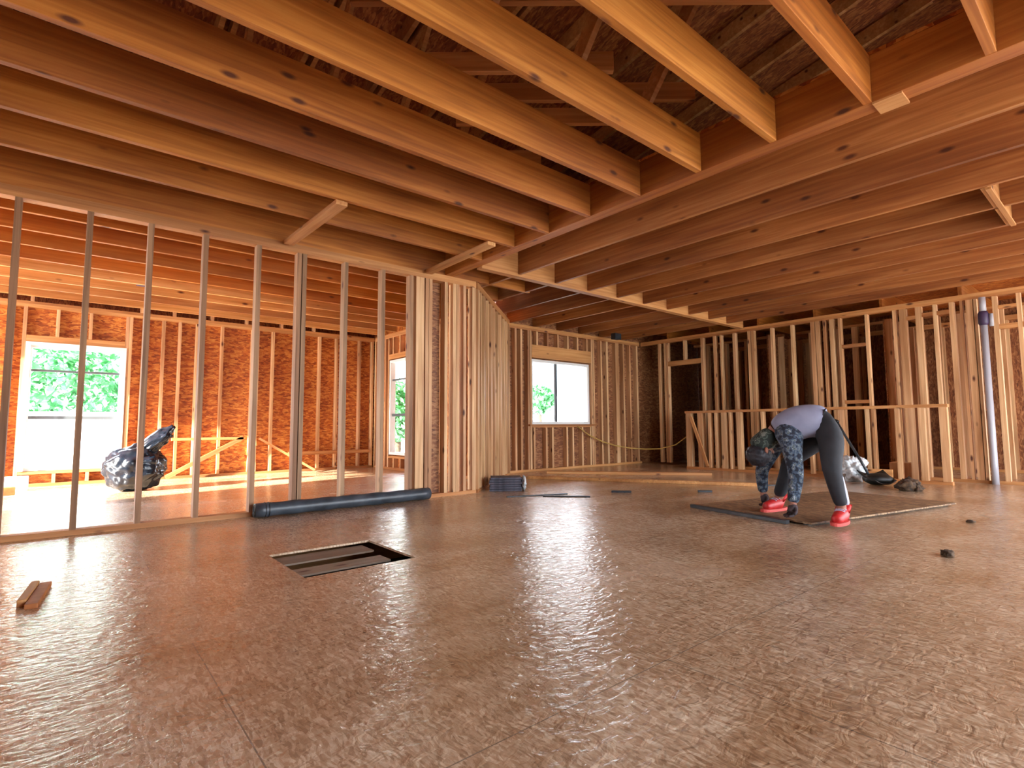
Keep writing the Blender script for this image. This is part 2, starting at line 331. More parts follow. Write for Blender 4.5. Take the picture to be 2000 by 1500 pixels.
# diagonal wall
dang = math.atan2(6.45-4.95, 5.35-3.62)
wd = empty('wall_diagonal', (3.63, 4.96, 0), dang, kind='structure'); DL = 2.28
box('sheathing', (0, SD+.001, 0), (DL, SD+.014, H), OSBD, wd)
for k in range(2): member(wd, 'top_plate', 0, DL, H-PL*(2-k), H-PL*(1-k))
member(wd, 'bottom_plate', 0, DL, 0, PL)
for u in (.03, .075, .20, .36, .43, .62, .80, .86, 1.05, 1.28, 1.5, 1.56, 1.8, 2.0, 2.1, 2.25): stud(wd, u)

# far wall with the sliding window
wf = empty('wall_far', (0, 6.62, 0), kind='structure')
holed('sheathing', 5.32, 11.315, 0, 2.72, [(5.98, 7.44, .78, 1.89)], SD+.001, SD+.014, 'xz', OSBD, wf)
for k in range(2): member(wf, 'top_plate', 5.42, 8.94, H-PL*(2-k), H-PL*(1-k))
member(wf, 'bottom_plate', 5.42, 8.94, 0, PL)
for u, w in ((5.46, .06), (5.62, .04), (5.74, .04), (5.90, .04), (5.95, .04), (7.48, .04), (7.53, .04), (7.75, .04), (7.92, .05), (8.22, .10), (8.42, .04), (8.62, .04), (8.85, .05)): stud(wf, u, w=w)
member(wf, 'header', 5.975, 7.455, 1.91, 2.13)
for u in (6.1, 6.35, 6.6, 6.85, 7.1, 7.35): stud(wf, u, 2.132, H-.078)
member(wf, 'sill', 5.975, 7.455, .73, .768)
for u in (6.02, 6.3, 6.45, 6.8, 6.95, 7.2, 7.42): stud(wf, u, PL, .728)
w3 = window('window_3', (5.982, 6.66, .782), 0, 1.456, 1.106, [], [(.63, .05)])
boxes('window_sill', [((-.1, -.09, -.03), (1.55, -.045, .0))], WX, w3)
portal((6.71, 6.80, 1.33), (0, -1, 0), 1.36, 1.0)

# ------------------------------------------------------------------ right side: open stud wall, rooms behind
pr = empty('stud_wall', (8.95, 0, 0), label='long open stud wall along the right side with doorway and pass-through opening', cat='stud wall')
rs = [(6.16, .05), (6.03, .04), (5.98, .04), (5.23, .05), (4.98, .05), (4.86, .03), (4.61, .05), (4.34, .05), (4.28, .05), (3.957, .04), (3.634, .04), (3.32, .06), (3.25, .06),
      (3.15, .04), (3.05, .06), (2.94, .035), (2.585, .035), (2.24, .04), (2.14, .08), (1.96, .07), (1.78, .04), (1.60, .05), (1.50, .03), (1.42, .07), (1.36, .03), (1.17, .05), (.95, .04), (.75, .04), (.55, .04), (.2, .04), (-.2, .04), (-.6, .04)]
for u, w in rs: stud(pr, u, w=w, ax='y')
for k in range(2): member(pr, 'top_plate', -.65, 6.60, H-PL*(2-k), H-PL*(1-k), 'y')
member(pr, 'bottom_plate', -.65, 5.26, 0, PL, 'y')
member(pr, 'header', 5.256, 5.959, 1.90, 1.99, 'y'); stud(pr, 5.6, 1.992, H-.078, ax='y')
member(pr, 'header', 2.604, 2.921, 1.90, 1.95, 'y'); member(pr, 'sill', 2.604, 2.921, 1.06, 1.11, 'y')
member(pr, 'header', 1.625, 1.758, 2.22, 2.27, 'y'); member(pr, 'header', 1.802, 1.923, 2.22, 2.27, 'y'); member(pr, 'header', 1.997, 2.098, 2.2, 2.25, 'y')
member(pr, 'header', .972, 1.143, 1.94, 2.0, 'y'); member(pr, 'header', .972, 1.143, 2.2, 2.24, 'y'); member(pr, 'header', .772, .928, 1.94, 2.0, 'y')
wr_ = empty('wall_right', (11.2, 0, 0), kind='structure')
holed('sheathing', -3, 6.7088, 0, 2.72, [(-2.6, -.6, 0, 2.3)], SD, SD+.013, 'yz', OSBDX, wr_)  # unseen opening, added to bring light to the far wall and floor
for i in range(17): stud(wr_, -.19+i*.39, ax='y', w=.05 if i % 4 else .09)
member(wr_, 'top_plate', -2.9, 6.6, H-2*PL, H, 'y'); member(wr_, 'bottom_plate', -.55, 6.6, 0, PL, 'y')
# cross partitions in the rooms behind
for nm, yy, lab in (('cross_partition', 4.05, 'dark sheathed cross partition behind the doorway end of the right stud wall'), ('cross_partition', 2.35, 'dark cross partition behind the pass-through opening of the right stud wall')):
    cp = empty(nm, (9.2, yy, 0), label=lab, cat='stud wall')
    box('sheathing', (.0, SD, 0), (1.9, SD+.012, 2.3), OSBD, cp)
    for u in (.05, .42, .81, 1.2, 1.6, 1.85): stud(cp, u, 0, 2.3)
# mid-depth stud row with many extra verticals
mp_ = empty('stud_row', (9.95, 0, 0), label='second row of weathered studs standing behind the right stud wall', cat='stud wall')
for u, w in ((5.7, .05), (5.3, .05), (4.9, .05), (3.7, .12), (3.3, .05), (3.05, .09), (1.95, .05), (1.7, .16), (1.25, .06), (1.0, .1), (.6, .06)): stud(mp_, u, w=w, ax='y', z0=0, z1=2.36)
member(mp_, 'top_plate', .5, 2.3, 2.361, 2.40, 'y'); member(mp_, 'top_plate', 2.5, 4.0, 2.361, 2.40, 'y'); member(mp_, 'top_plate', 4.2, 6.0, 2.361, 2.40, 'y')
for z in (.28, .45): member(mp_, 'shelf_rail', .5, .9, z, z+.03, 'y', t0=-.04, d=.035)
# drain pipe in the stud wall
dp = empty('drain_pipe', (8.90, 1.28, 0), label='vertical pale plastic drain pipe with dark coupling in the right stud wall', cat='pipe')
tube('pipe', [(0, 0, 0), (0, 0, .25), (0, .0, 2.02)], .036, PVC, dp, 16)
tube('pipe', [(0, 0, 2.16), (0, 0, 2.36)], .036, PVC, dp, 16)
tube('coupling', [(0, 0, 2.0), (0, 0, 2.03), (0, 0, 2.15), (0, 0, 2.18)], [.042, .055, .055, .042], PURP, dp, 16)
tube('side_pipe', [(0, -.075, 1.98), (0, -.075, 2.14)], .022, PVC, dp, 12)

# ------------------------------------------------------------------ half wall at the stairs
hw = empty('half_wall', (8.36, 0, 0), label='waist-high stud half wall in front of the right stud wall', cat='half wall')
HH = 1.0
member(hw, 'top_plate', 1.60, 5.25, HH-.04, HH, 'y', t0=-.01, d=.11)
member(hw, 'bottom_plate', 1.60, 5.25, 0, PL, 'y')
for u, w in ((5.19, .10), (4.97, .09), (4.80, .04), (4.68, .04), (4.54, .09), (4.43, .03), (4.28, .07), (3.9, .04), (3.5, .04), (3.2, .04), (2.79, .05), (2.47, .05), (2.40, .03), (2.13, .05), (1.97, .07), (1.87, .07), (1.65, .08)):
    stud(hw, u, PL, HH-.04, w, 'y')
beam('brace', (-.03, 5.12, .90), (-.03, 4.83, .06), .03, .05, WX, hw)
# lower boards lying against the half wall
tag(box('board', (8.30, 2.20, 0), (8.325, 2.62, .16), WY), 'short pale board standing on edge against the right part of the half wall', 'board')

# ------------------------------------------------------------------ ceiling joists
JT = .040; JZ0, JZ1 = H, 2.70; BX = 3.17
jy = [.34, .83, 1.32, 1.81, 2.30, 2.79, 3.27, 3.74]
for i, y in enumerate([-.64, -.15]+jy+[4.25]):
    k = 10-i
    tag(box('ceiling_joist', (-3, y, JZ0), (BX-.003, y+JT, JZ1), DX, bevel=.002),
        'deep brown ceiling joist above the main room, %s one out from the left stud partition' % ORD[k] if k else 'deep brown ceiling joist above the main room, nearest to the left stud partition', 'joist', 'joists above the main room')
y = 4.97
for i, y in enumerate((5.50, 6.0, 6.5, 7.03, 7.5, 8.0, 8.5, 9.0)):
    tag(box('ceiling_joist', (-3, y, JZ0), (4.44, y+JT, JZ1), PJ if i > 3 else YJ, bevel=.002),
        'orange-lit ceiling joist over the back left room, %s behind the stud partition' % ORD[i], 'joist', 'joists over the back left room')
tag(box('rim_joist', (-3, 4.95, JZ0), (4.44, 4.99, JZ1), DX), 'joist standing directly on the top plate of the left stud partition', 'joist')
bmn = tag(box('beam', (BX, -3, H), (BX+.115, 4.95-.005, JZ1), LV, bevel=.003), 'long orange laminated beam the main room joists butt into', 'beam')
tag(box('cross_beam', (BX+.12, 4.42, H-.02), (8.93, 4.51, JZ1), WX, bevel=.003), 'pale flush header crossing under the right-hand joists to the stud wall', 'beam')
jx = [3.79, 4.36, 4.93, 5.50, 6.07, 6.64, 7.21, 7.78, 8.35]
for i, x in enumerate(jx):
    tag(box('ceiling_joist', (x, -3, JZ0), (x+JT, 4.417, JZ1), DY, bevel=.002),
        'right-hand ceiling joist parallel to the laminated beam, %s to the beam' % ('nearest' if i == 0 else ORD[i]+' nearest'), 'joist', 'joists over the right side')
    ye = min(6.62, 4.96+(x-3.63)*math.tan(dang)+.1) if x < 5.4 else 6.62
    tag(box('ceiling_joist', (x, 4.513, JZ0+.002), (x+JT, ye+.08, JZ1), DY), 'short ceiling joist beyond the flush header, %s from the diagonal wall' % ORD[i], 'joist', 'short joists beyond the flush header')
for i, (yy, x0) in enumerate(((-.3, 9.06), (.6, 9.06), (1.5, 9.06), (2.4, 9.06), (3.3, 9.06), (4.2, 9.06), (5.1, 9.06), (6.0, 9.06))):
    tag(box('ceiling_joist', (x0, yy, JZ0), (11.28, yy+JT, JZ1), DX), 'dark joist over the rooms behind the right stud wall, %s from the right' % ORD[i], 'joist', 'joists behind the right stud wall')
# braces under the joists
def brace(a, b_, lab): return tag(beam('brace_board', a, b_, .09, .035, WX), lab, 'brace')
brace((1.47, 4.90, H-.02), (1.50, 3.76, H-.02), 'pale brace board under the joists near the middle of the left partition')
brace((2.93, 4.90, H-.02), (2.91, 3.76, H-.02), 'pale brace board under the joists where the left partition meets the beam')
tag(box('joist_block', (BX-.001, .70, H-.012), (BX+.14, .83, H-.001), WY), 'small wooden scrap plate nailed under the laminated beam', 'block')
# framed hatch opening at right
fh = empty('hatch_frame', (4.974, .64, H), label='framed hatch opening between the right-hand joists at the frame edge', cat='hatch')
box('header', (0, 0, -.003), (.52, .04, .26), WX, fh); box('header', (.57, 0, -.003), (1.09, .04, .26), WX, fh)
box('trim', (-.01, -.02, -.02), (1.10, .012, -.004), WX, fh)
# ceiling electrical box
tag(box('junction_box', (.56, 7.545, 2.44), (.66, 7.62, 2.53), PURP), 'small purple junction box on the joists of the back left room', 'junction box')
tag(box('junction_box', (7.60, 6.15, 2.33), (7.77, 6.25, 2.4395), STEEL), 'small dark metal box under the joists near the far window wall corner', 'junction box')

# ceiling decks and roof
ce = empty('ceiling', kind='structure')
holed('subfloor_deck', BX, 11.3, -3, 6.72, [(4.97, 6.07, -1.2, .60)], JZ1+.001, JZ1+.02, 'xy', OSBZ, ce)
box('deck', (-3, 4.95, JZ1+.001), (4.56, 9.58, JZ1+.02), OSBZ, ce)
rf = empty('roof', kind='structure')
def quad(name, ps, t, m, par):
    n = (Vector(ps[1])-Vector(ps[0])).cross(Vector(ps[2])-Vector(ps[0])).normalized()*t
    vs = [Vector(p) for p in ps]+[Vector(p)+n for p in ps]
    return mesh(name, vs, BF, m, par)
quad('roof_deck', [(-3.6, -3.6, 4.6), (12, -3.6, 4.6), (12, 1, 4.6), (-3.6, 1, 4.6)], .02, OSBR, rf)
quad('roof_deck', [(-3.6, 1, 4.6), (12, 1, 4.6), (12, 10.2, 2.75), (-3.6, 10.2, 2.75)], .02, OSBR, rf)
GP = [(-3.1, 2.725), (9.9, 2.725), (9.9, 2.78), (1, 4.58), (-3.1, 4.58)]
for gx in (-3.1, 11.4):
    vs = [(gx, y, z) for y, z in GP]+[(gx+.02, y, z) for y, z in GP]
    mesh('unseen_gable_panel', vs, [(0, 1, 2, 3, 4), (9, 8, 7, 6, 5)]+[(q, (q+1) % 5, 5+(q+1) % 5, 5+q) for q in range(5)], OSBX, rf)  # unseen gable ends, shaped to keep sky light out of the attic
box('unseen_gable_panel', (-3.1, -3.12, 2.72), (11.4, -3.10, 4.58), OSBY, rf)
box('added_fascia', (-3.1, 9.88, 2.32), (4.6, 9.90, 2.70), OSBR, rf); box('added_fascia', (4.565, 9.40, 2.336), (4.60, 9.879, 2.74), OSBR, rf); box('added_soffit', (-3.1, 9.52, 2.32), (4.6, 9.879, 2.335), OSBR, rf)  # eave pieces added to stop daylight leaking in above the back wall
box('added_soffit', (-3.1, 9.6, 2.70), (11.4, 9.9, 2.72), OSBY, rf); box('added_soffit', (4.57, 6.75, 2.722), (11.4, 9.6, 2.74), OSBY, rf)
for k_ in range(24):
    beam('rafter', (-2.9+k_*.61, 1.0, 4.50), (-2.9+k_*.61, 9.8, 2.80), .038, .14, WY, rf, bevel=0)
    beam('rafter', (-2.9+k_*.61, -3.0, 4.52), (-2.9+k_*.61, 1.0, 4.52), .038, .14, WY, rf, bevel=0)
wk = empty('unseen_wall_west', (-3.05, 0, 0), kind='structure')
holed('sheathing', -3, 6.3, 0, 2.72, [], -.02, 0, 'yz', OSBX, wk)  # unseen wall, added to keep the sun out of the main room
for i in range(20): stud(wk, -2.9+i*.405, ax='y', t0=.001)
wso = empty('wall_south', (0, -3.05, 0), kind='structure')
SO = [(1.2, 3.6, 0, 2.2), (5.0, 8.8, 0, 2.3)]  # unseen openings, added and sized for the fill light they let in
holed('sheathing', -3, 11.4, 0, 2.72, SO, -.02, 0, 'xz', OSBY, wso)
for i in range(36):
    u = -2.9+i*.405
    if not any(a-.1 < u < b+.1 for a, b, c_, d_ in SO): stud(wso, u, t0=.001)
portal((2.4, -3.1, 1.1), (0, 1, 0), 2.4, 2.2); portal((11.45, -1.6, 1.15), (-1, 0, 0), 2.0, 2.3); portal((6.9, -3.1, 1.15), (0, 1, 0), 3.8, 2.3)
portal((-3.1, 7.9, 1.25), (1, 0, 0), 3.1, 2.4); 
# attic framing: trusses standing over the main room
rng = random.Random(3)
for i in range(9):
    x = -2.2+i*.61
    t = empty('roof_truss', (x, 0, 0), label='attic roof truss seen between the joists, %s from the laminated beam' % ORD[8-i], cat='truss', group='attic trusses')
    beam('top_chord', (0, -2.9, 4.5), (0, 1, 4.54), .038, .089, WY, t); beam('top_chord', (0, 1, 4.5), (0, 4.9, 3.74), .038, .089, WY, t)
    beam('web', (0, -.9, 2.75), (0, .3, 4.45), .038, .089, WY, t); beam('web', (0, 1.9, 2.75), (0, .6, 4.45), .038, .089, WY, t)
    beam('web', (0, 2.1, 2.75), (0, 3.2, 4.0), .038, .089, WY, t); beam('web', (0, 4.4, 2.75), (0, 3.5, 3.95), .038, .089, WY, t)
# level diagonal purlins over the main room
for i in range(13):
    s = .05+i*.36
    a = Vector((-.8+s*.55, .1+s*.9, 2.90+.06*(i % 3))); d = Vector((.767, -.641, 0))
    b0 = a+d*(.3+.2*(i % 4)); b1 = b0+d*(1.3+.5*((i*7) % 3))
    if b1.x > 3.1: b1 = b0+(b1-b0)*((3.1-b0.x)/(b1.x-b0.x))
    tag(beam('attic_board', b0, b1, .038, .12, WX), 'loose level board laid across the attic framing, %s from the camera side' % ORD[i], 'board', 'loose attic boards')

# ------------------------------------------------------------------ things on the floor
# membrane roll
a = Vector((1.24, 4.84, .062)); b_ = Vector((2.93, 4.87, .062)); d = (b_-a)
rl = empty('membrane_roll', (1.24, 4.84, 0), label='long dark grey roll lying along the foot of the left stud partition', cat='roll')
pts = [(d*t)-Vector((0, 0, 0))+Vector((0, 0, .062)) for t in [i/24 for i in range(25)]]
tube('roll', pts, [.058+.003*math.sin(i*1.7) for i in range(25)], ROLL, rl, 28)
vs = []; sp = []
for k in range(60):
    th = k*.42; r = .012+.046*k/60; sp.append((-.004, math.cos(th)*r, .062+math.sin(th)*r))
tube('rolled_edge', sp, .0022, BLACK, rl, 6)
for q in (.04, .055): tube('tie', [(q*30*.03+ .0 + q, math.cos(t)*.061, .062+math.sin(t)*.061) for t in [i*2*PI/20 for i in range(21)]], .003, BLACK, rl, 6)
# garbage bag
gb = empty('garbage_bag', (.70, 7.95, 0), label='full black garbage bag with twisted neck on the back left room floor', cat='bag')
lump('sack', (-.03, 0, .27), (.32, .28, .28), BAG, gb, .12, 2.4, 3, 5, flat=-.268)
lump('twisted_neck', (.15, -.02, .58), (.20, .12, .13), BAG, gb, .2, 3, 8, 4, fn=lambda v: Vector((v.x, v.y*(1+.6*max(0, v.x/.2)), v.z+v.x*.75)))
# braced board frame in the back room
bf = empty('timber_brace', (0, 9.30, 0), label='pale timber frame with diagonal leg leaning by the back room wall', cat='brace')
beam('rail', (1.20, 0, .585), (2.18, 0, .585), .038, .04, WX, bf); beam('diagonal', (1.15, 0, .03), (2.18, -.0, .60), .038, .06, WX, bf, bevel=0); beam('post', (1.55, .02, .02), (1.55, .02, .2), .038, .04, WX, bf)
tag(beam('leaning_board', (2.40, 9.25, .58), (3.25, 9.1, .035), .09, .035, WX), 'loose pale board sloping down to the floor by the back room wall', 'board')
tag(box('nailer_board', (2.9, 9.36, .28), (4.35, 9.395, .34), WX), 'long low horizontal board nailed along the back room studs', 'board')
# white box and scrap
wbx = tag(box('foam_block', (-1.05, 8.72, 0), (-.33, 9.05, .17), CARD, bevel=.01), 'white block on the floor beside the back room window', 'block')
tag(box('timber_offcut', (-.95, 8.35, 0), (-.42, 8.50, .09), REDBOX, bevel=.004, rot=(0, 0, .1)), 'brown timber offcut lying in front of the white block', 'offcut')
# block on the floor in front
wo = empty('wood_scrap', (-.06, 3.25, 0), PI/2-.10, label='weathered wooden offcut lying alone on the floor at lower left', cat='offcut')
box('board', (-.19, -.022, 0), (.20, .022, .022), REDBOX, wo, bevel=.003); box('board', (-.13, .024, 0), (.21, .055, .03), WX, wo, bevel=.003)
# far lumber
def plank(a, b2, w, h, lab, m=WX, nm='floor_board', z=0):
    return tag(beam(nm, (a[0], a[1], z+h/2+.0005), (b2[0], b2[1], z+h/2+.0005), w, h, m), lab, 'board')
plank((5.15, 5.80), (6.60, 3.10), .09, .038, 'long board on the floor reaching from the diagonal wall toward the bending worker', WY)
plank((5.9, 6.2), (7.50, 4.30), .14, .038, 'wide board on the floor beneath the far window, behind the longest one', WX)
plank((3.62, 4.43), (4.28, 4.18), .03, .012, 'thin grey strip on the floor, the longer one in front of the slate bundle', STEEL)
plank((3.95, 4.22), (4.30, 3.86), .03, .012, 'thin grey strip on the floor, nearest the window reflection', STEEL)
plank((4.78, 3.97), (4.92, 3.80), .06, .02, 'short dark offcut on the floor right of the thin strips', STEEL)
plank((5.52, 3.33), (5.62, 3.22), .05, .02, 'small dark chip on the floor before the long board', STEEL)
plank((6.55, 3.25), (6.80, 3.02), .03, .012, 'short green-grey strip on the floor left of the worker legs', STEEL)
# slate bundle
sb = empty('slate_bundle', (4.03, 4.93, 0), -.65, label='dark slate-coloured bundle wrapped in plastic at the foot of the diagonal wall', cat='bundle')
for k in range(6):
    box('slab', (-.20+rng.uniform(-.01, .01), -.13, .001+k*.027), (.17+rng.uniform(-.01, .01), .13, .025+k*.027), BRICK, sb, bevel=.004)
lump('plastic_wrap', (.20, 0, .085), (.03, .15, .085), WBAG, sb, .25, 5, 2, 4, flat=-.084)
# sheet the worker is handling
sh = empty('osb_sheet', (5.43, 1.965, 0), -.22, label='loose brown board sheet lying on the floor under the bending worker', cat='sheet')
box('sheet', (-1.06, -.55, .0125), (1.06, .55, .026), OSBDZ, sh, bevel=.002)
box('shadow_gap_strip', (-1.02, -.50, 0), (1.02, -.46, .012), BLACK, sh); box('shadow_gap_strip', (-1.02, .46, 0), (1.02, .50, .012), BLACK, sh)  # black strips paint the dark shadow gap under the sheet
tag(beam('straightedge', (4.46, 2.76, .0145), (4.25, 1.82, .0145), .045, .028, STEEL), 'dark metal bar on the floor along the near end of the brown sheet', 'bar')
# scrap lumps
def scrap(nm, c, n, r, lab, cat, seed):
    e = empty(nm, (c[0], c[1], 0), label=lab, cat=cat); q = random.Random(seed)
    for k in range(n):
        an = q.uniform(0, 6.28); rr = q.uniform(0, r); s = q.uniform(.4, .75)*r
        lump('piece', (math.cos(an)*rr, math.sin(an)*rr*.8, s*.42), (s, s*.7, s*.55), DIRT, e, .5, 2.5, seed+k, 3, flat=-s*.42)
    return e
scrap('leather_scrap', (3.90, .80), 4, .045, 'small crumpled brown lump alone on the floor at right', 'scrap', 5)
scrap('debris_pile', (7.45, 1.80), 9, .17, 'pile of dark brown debris in front of the right end of the half wall', 'debris', 11)
tag(lump('tiny_scrap', (5.35, .93, .008), (.03, .03, .012), DIRT, amp=.4, sub=2), 'tiny dark chip on the floor near the right edge', 'scrap')
# white plastic bag, long-handled shovel
pbg = tag(lump('plastic_bag', (8.02, 2.58, .16), (.15, .17, .16), WBAG, amp=.35, fr=2.5, seed=4, sub=5, flat=-.158), 'crumpled white plastic bag on the floor behind the worker legs', 'bag')
sv = empty('shovel', (7.75, 2.22, 0), label='black shovel leaning with its handle up beside the white plastic bag', cat='shovel')
bm = bmesh.new()
vs = []; fs = []; nu, nv = 9, 8
for j in range(nv+1):
    for i in range(nu+1):
        u = -1+2*i/nu; v_ = j/nv; wv = .16*(1-.35*max(0, v_-.6)**1.2*2.0) if v_ > .6 else .16
        vs.append((u*wv, -.02+.30*v_-.15, .03+.05*u*u+.10*(1-v_)**2))
for j in range(nv):
    for i in range(nu): k = j*(nu+1)+i; fs.append((k, k+1, k+nu+2, k+nu+1))
bld = mesh('blade', vs, fs, BLACK, sv, (0, -.02, 0), True); bld.rotation_euler = (0, 0, 2.4); so = bld.modifiers.new('s', 'SOLIDIFY'); so.thickness = .012
lump('bucket_side', (.02, -.0, .075), (.17, .16, .075), BLACK, sv, .08, 2, 1, 3, flat=-.073)
tube('handle', [(-.02, .08, .12), (.0, .17, .30), (.08, .36, .62), (.14, .47, .80)], .016, STEEL, sv, 10)
tube('grip', [(.10, .44, .79), (.18, .50, .81)], .02, BLACK, sv, 10)
# crate by the stair base
cr_ = empty('crate', (8.62, 2.15, 0), label='small pale cardboard carton behind the shovel by the stair studs', cat='carton')
box('carton', (-.1, -.14, 0), (.12, .14, .24), WZ, cr_, bevel=.004)
# hose hanging
hp = []
for i in range(25):
    t = i/24; x = 7.30+(8.30-7.30)*t*1.0; yv = 6.50-1.15*max(0, t-.35)/.65; z = .62-.42*math.sin(min(1, t*1.15)*PI*.62)+.30*max(0, t-.6)**1.3
    hp.append((x, yv, z))
hp = [(7.05, 6.60, .74), (7.30, 6.55, .58), (7.6, 6.5, .46), (7.9, 6.45, .38), (8.15, 6.3, .33), (8.35, 6.1, .31), (8.45, 5.85, .32), (8.5, 5.55, .40), (8.47, 5.30, .55)]
tag(tube('hose', hp, .011, HOSE, None, 8), 'thin yellow hose sagging from under the far window to the half wall post', 'hose')

# ------------------------------------------------------------------ person
def skin(name, verts, edges, m, parent, sub=2, root=0):
    me = bpy.data.meshes.new(name); me.from_pydata([v[0] for v in verts], edges, []); me.materials.append(m)
    o = bpy.data.objects.new(name, me); COL.objects.link(o); o.parent = parent
    md = o.modifiers.new('skin', 'SKIN'); md.use_smooth_shade = True
    if not me.skin_vertices: me.attributes
    sv_ = me.skin_vertices[0].data
    for i, v in enumerate(verts):
        r = v[1]; sv_[i].radius = (r, r) if not isinstance(r, tuple) else r; sv_[i].use_root = (i == root)
    s = o.modifiers.new('sub', 'SUBSURF'); s.levels = sub; s.render_levels = sub
    return o
def chain(name, pts, m, parent, sub=2): return skin(name, pts, [(i, i+1) for i in range(len(pts)-1)], m, parent, sub)
PO = Vector((4.5, 1.8, 0)); LIFT = .026
P = dict(pel=(4.576, 1.604, .73), wai=(4.532, 1.70, .775), che=(4.508, 1.831, .745), nk=(4.456, 1.972, .669), nk2=(4.42, 2.02, .60), hd=(4.386, 2.058, .523), ht=(4.386, 2.066, .46),
 rs=(4.371, 1.827, .607), re=(4.339, 1.776, .338), rw=(4.307, 1.799, .125), rh=(4.294, 1.805, .06), ls=(4.60, 2.03, .587), le=(4.632, 2.186, .333), lw=(4.66, 2.19, .14), lh=(4.66, 2.175, .07),
 rhip=(4.491, 1.575, .672), rk=(4.358, 1.533, .392), ra=(4.47, 1.517, .10), rt=(4.385, 1.508, .03), lhip=(4.66, 1.695, .676), lk=(4.667, 1.95, .431), la=(4.718, 2.088, .09), lt=(4.606, 2.109, .03))
for k in P: P[k] = Vector(P[k])-PO
pe = empty('person', PO+Vector((0, 0, LIFT)), label='worker bending double in grey shirt, camouflage sleeves, dark trousers and red shoes', cat='person')
order = ['pel', 'wai', 'che', 'nk', 'nk2', 'hd', 'ht', 'rs', 're', 'rw', 'rh', 'ls', 'le', 'lw', 'lh', 'rhip', 'rk', 'ra', 'rt', 'lhip', 'lk', 'la', 'lt']
rad = dict(pel=.10, wai=.09, che=.10, nk=.065, nk2=.06, hd=.088, ht=.07, rs=.045, re=.038, rw=.028, rh=.03, ls=.045, le=.038, lw=.028, lh=.03, rhip=.07, rk=.05, ra=.036, rt=.03, lhip=.07, lk=.05, la=.036, lt=.03)
ix = {k: i for i, k in enumerate(order)}
ed = [('pel', 'wai'), ('wai', 'che'), ('che', 'nk'), ('nk', 'nk2'), ('nk2', 'hd'), ('hd', 'ht'), ('che', 'rs'), ('rs', 're'), ('re', 'rw'), ('rw', 'rh'), ('che', 'ls'), ('ls', 'le'), ('le', 'lw'), ('lw', 'lh'),
      ('pel', 'rhip'), ('rhip', 'rk'), ('rk', 'ra'), ('ra', 'rt'), ('pel', 'lhip'), ('lhip', 'lk'), ('lk', 'la'), ('la', 'lt')]
skin('body', [(P[k], rad[k]) for k in order], [(ix[a], ix[b]) for a, b in ed], SKIN, pe)
# face: nose, lips, ear on the head, looking towards the feet
hc = P['hd']; fd = Vector((.70, -.62, -.2)).normalized(); dn = Vector((-.1, .1, -1)).normalized(); sd_ = fd.cross(dn).normalized()
lump('nose', hc+fd*.088+dn*.0, (.014, .014, .02), SKIN, pe, 0, 1, 0, 2)
for s in (-1, 1):
    lump('ear', hc+sd_*s*.082, (.016, .016, .028), SKIN, pe, .1, 2, 0, 2)
    lump('eye', hc+fd*.08+sd_*s*.03+dn*.02, (.010, .010, .010), HAIR, pe, 0, 1, 0, 2)
lump('mouth', hc+fd*.082-dn*.038, (.018, .012, .006), RED, pe, 0, 1, 0, 2)
# hair on the crown (hanging lowest), hood at the nape
lump('hair', hc-fd*.02+dn*.045, (.098, .098, .092), HAIR, pe, .12, 4, 2, 4)
chain('hood', [(P['nk']+Vector((-.01, .0, .01)), .085), (P['nk2']+Vector((-.01, .01, .0)), .092), (hc-fd*.03-dn*.03, .095), (hc-fd*.04-dn*.0, .06)], HOOD, pe)
# shirt
sh_ = skin('shirt', [(P['pel']+Vector((-.01, .02, .0)), .14), (P['wai']+Vector((0, 0, -.01)), .142), (P['che'], .158), (P['nk'].lerp(P['che'], .25), .125), (P['nk']+Vector((.005, -.01, -.005)), .085)],
           [(0, 1), (1, 2), (2, 3), (3, 4)], SHIRT, pe)
chain('sleeve', [(P['nk'].lerp(P['che'], .45)+Vector((0, .0, .0)), .125), (P['rs'].lerp(P['che'], .2), .105), (P['rs'].lerp(P['re'], .3), .075), (P['re'], .058), (P['re'].lerp(P['rw'], .5), .052), (P['rw'], .042)], CAMO, pe)
chain('sleeve', [(P['nk'].lerp(P['che'], .4), .12), (P['ls'], .085), (P['ls'].lerp(P['le'], .5), .066), (P['le'], .058), (P['le'].lerp(P['lw'], .5), .05), (P['lw'], .04)], CAMO, pe)
# trousers
skin('trousers', [(P['wai'].lerp(P['pel'], .3), .11), (P['pel']+Vector((.02, -.03, -.02)), .148), (P['rhip']+Vector((0, 0, -.02)), .108), (P['rhip'].lerp(P['rk'], .5), .088), (P['rk'], .068), (P['rk'].lerp(P['ra'], .5), .058), (P['ra']+Vector((0, 0, .02)), .048),
                  (P['lhip']+Vector((0, 0, -.02)), .115), (P['lhip'].lerp(P['lk'], .5), .095), (P['lk'], .07), (P['lk'].lerp(P['la'], .5), .06), (P['la']+Vector((0, 0, .02)), .05)],
     [(0, 1), (1, 2), (2, 3), (3, 4), (4, 5), (5, 6), (1, 7), (7, 8), (8, 9), (9, 10), (10, 11)], PANT, pe)
rgt = (Rt*.86-Fw*.35)*.066
chain('leg_stripe', [(P['rk'].lerp(P['ra'], .12)+rgt*.72, .02), (P['rk'].lerp(P['ra'], .55)+rgt*.72, .022), (P['ra']+rgt*.58+Vector((0, 0, .03)), .02)], STRIPE, pe)
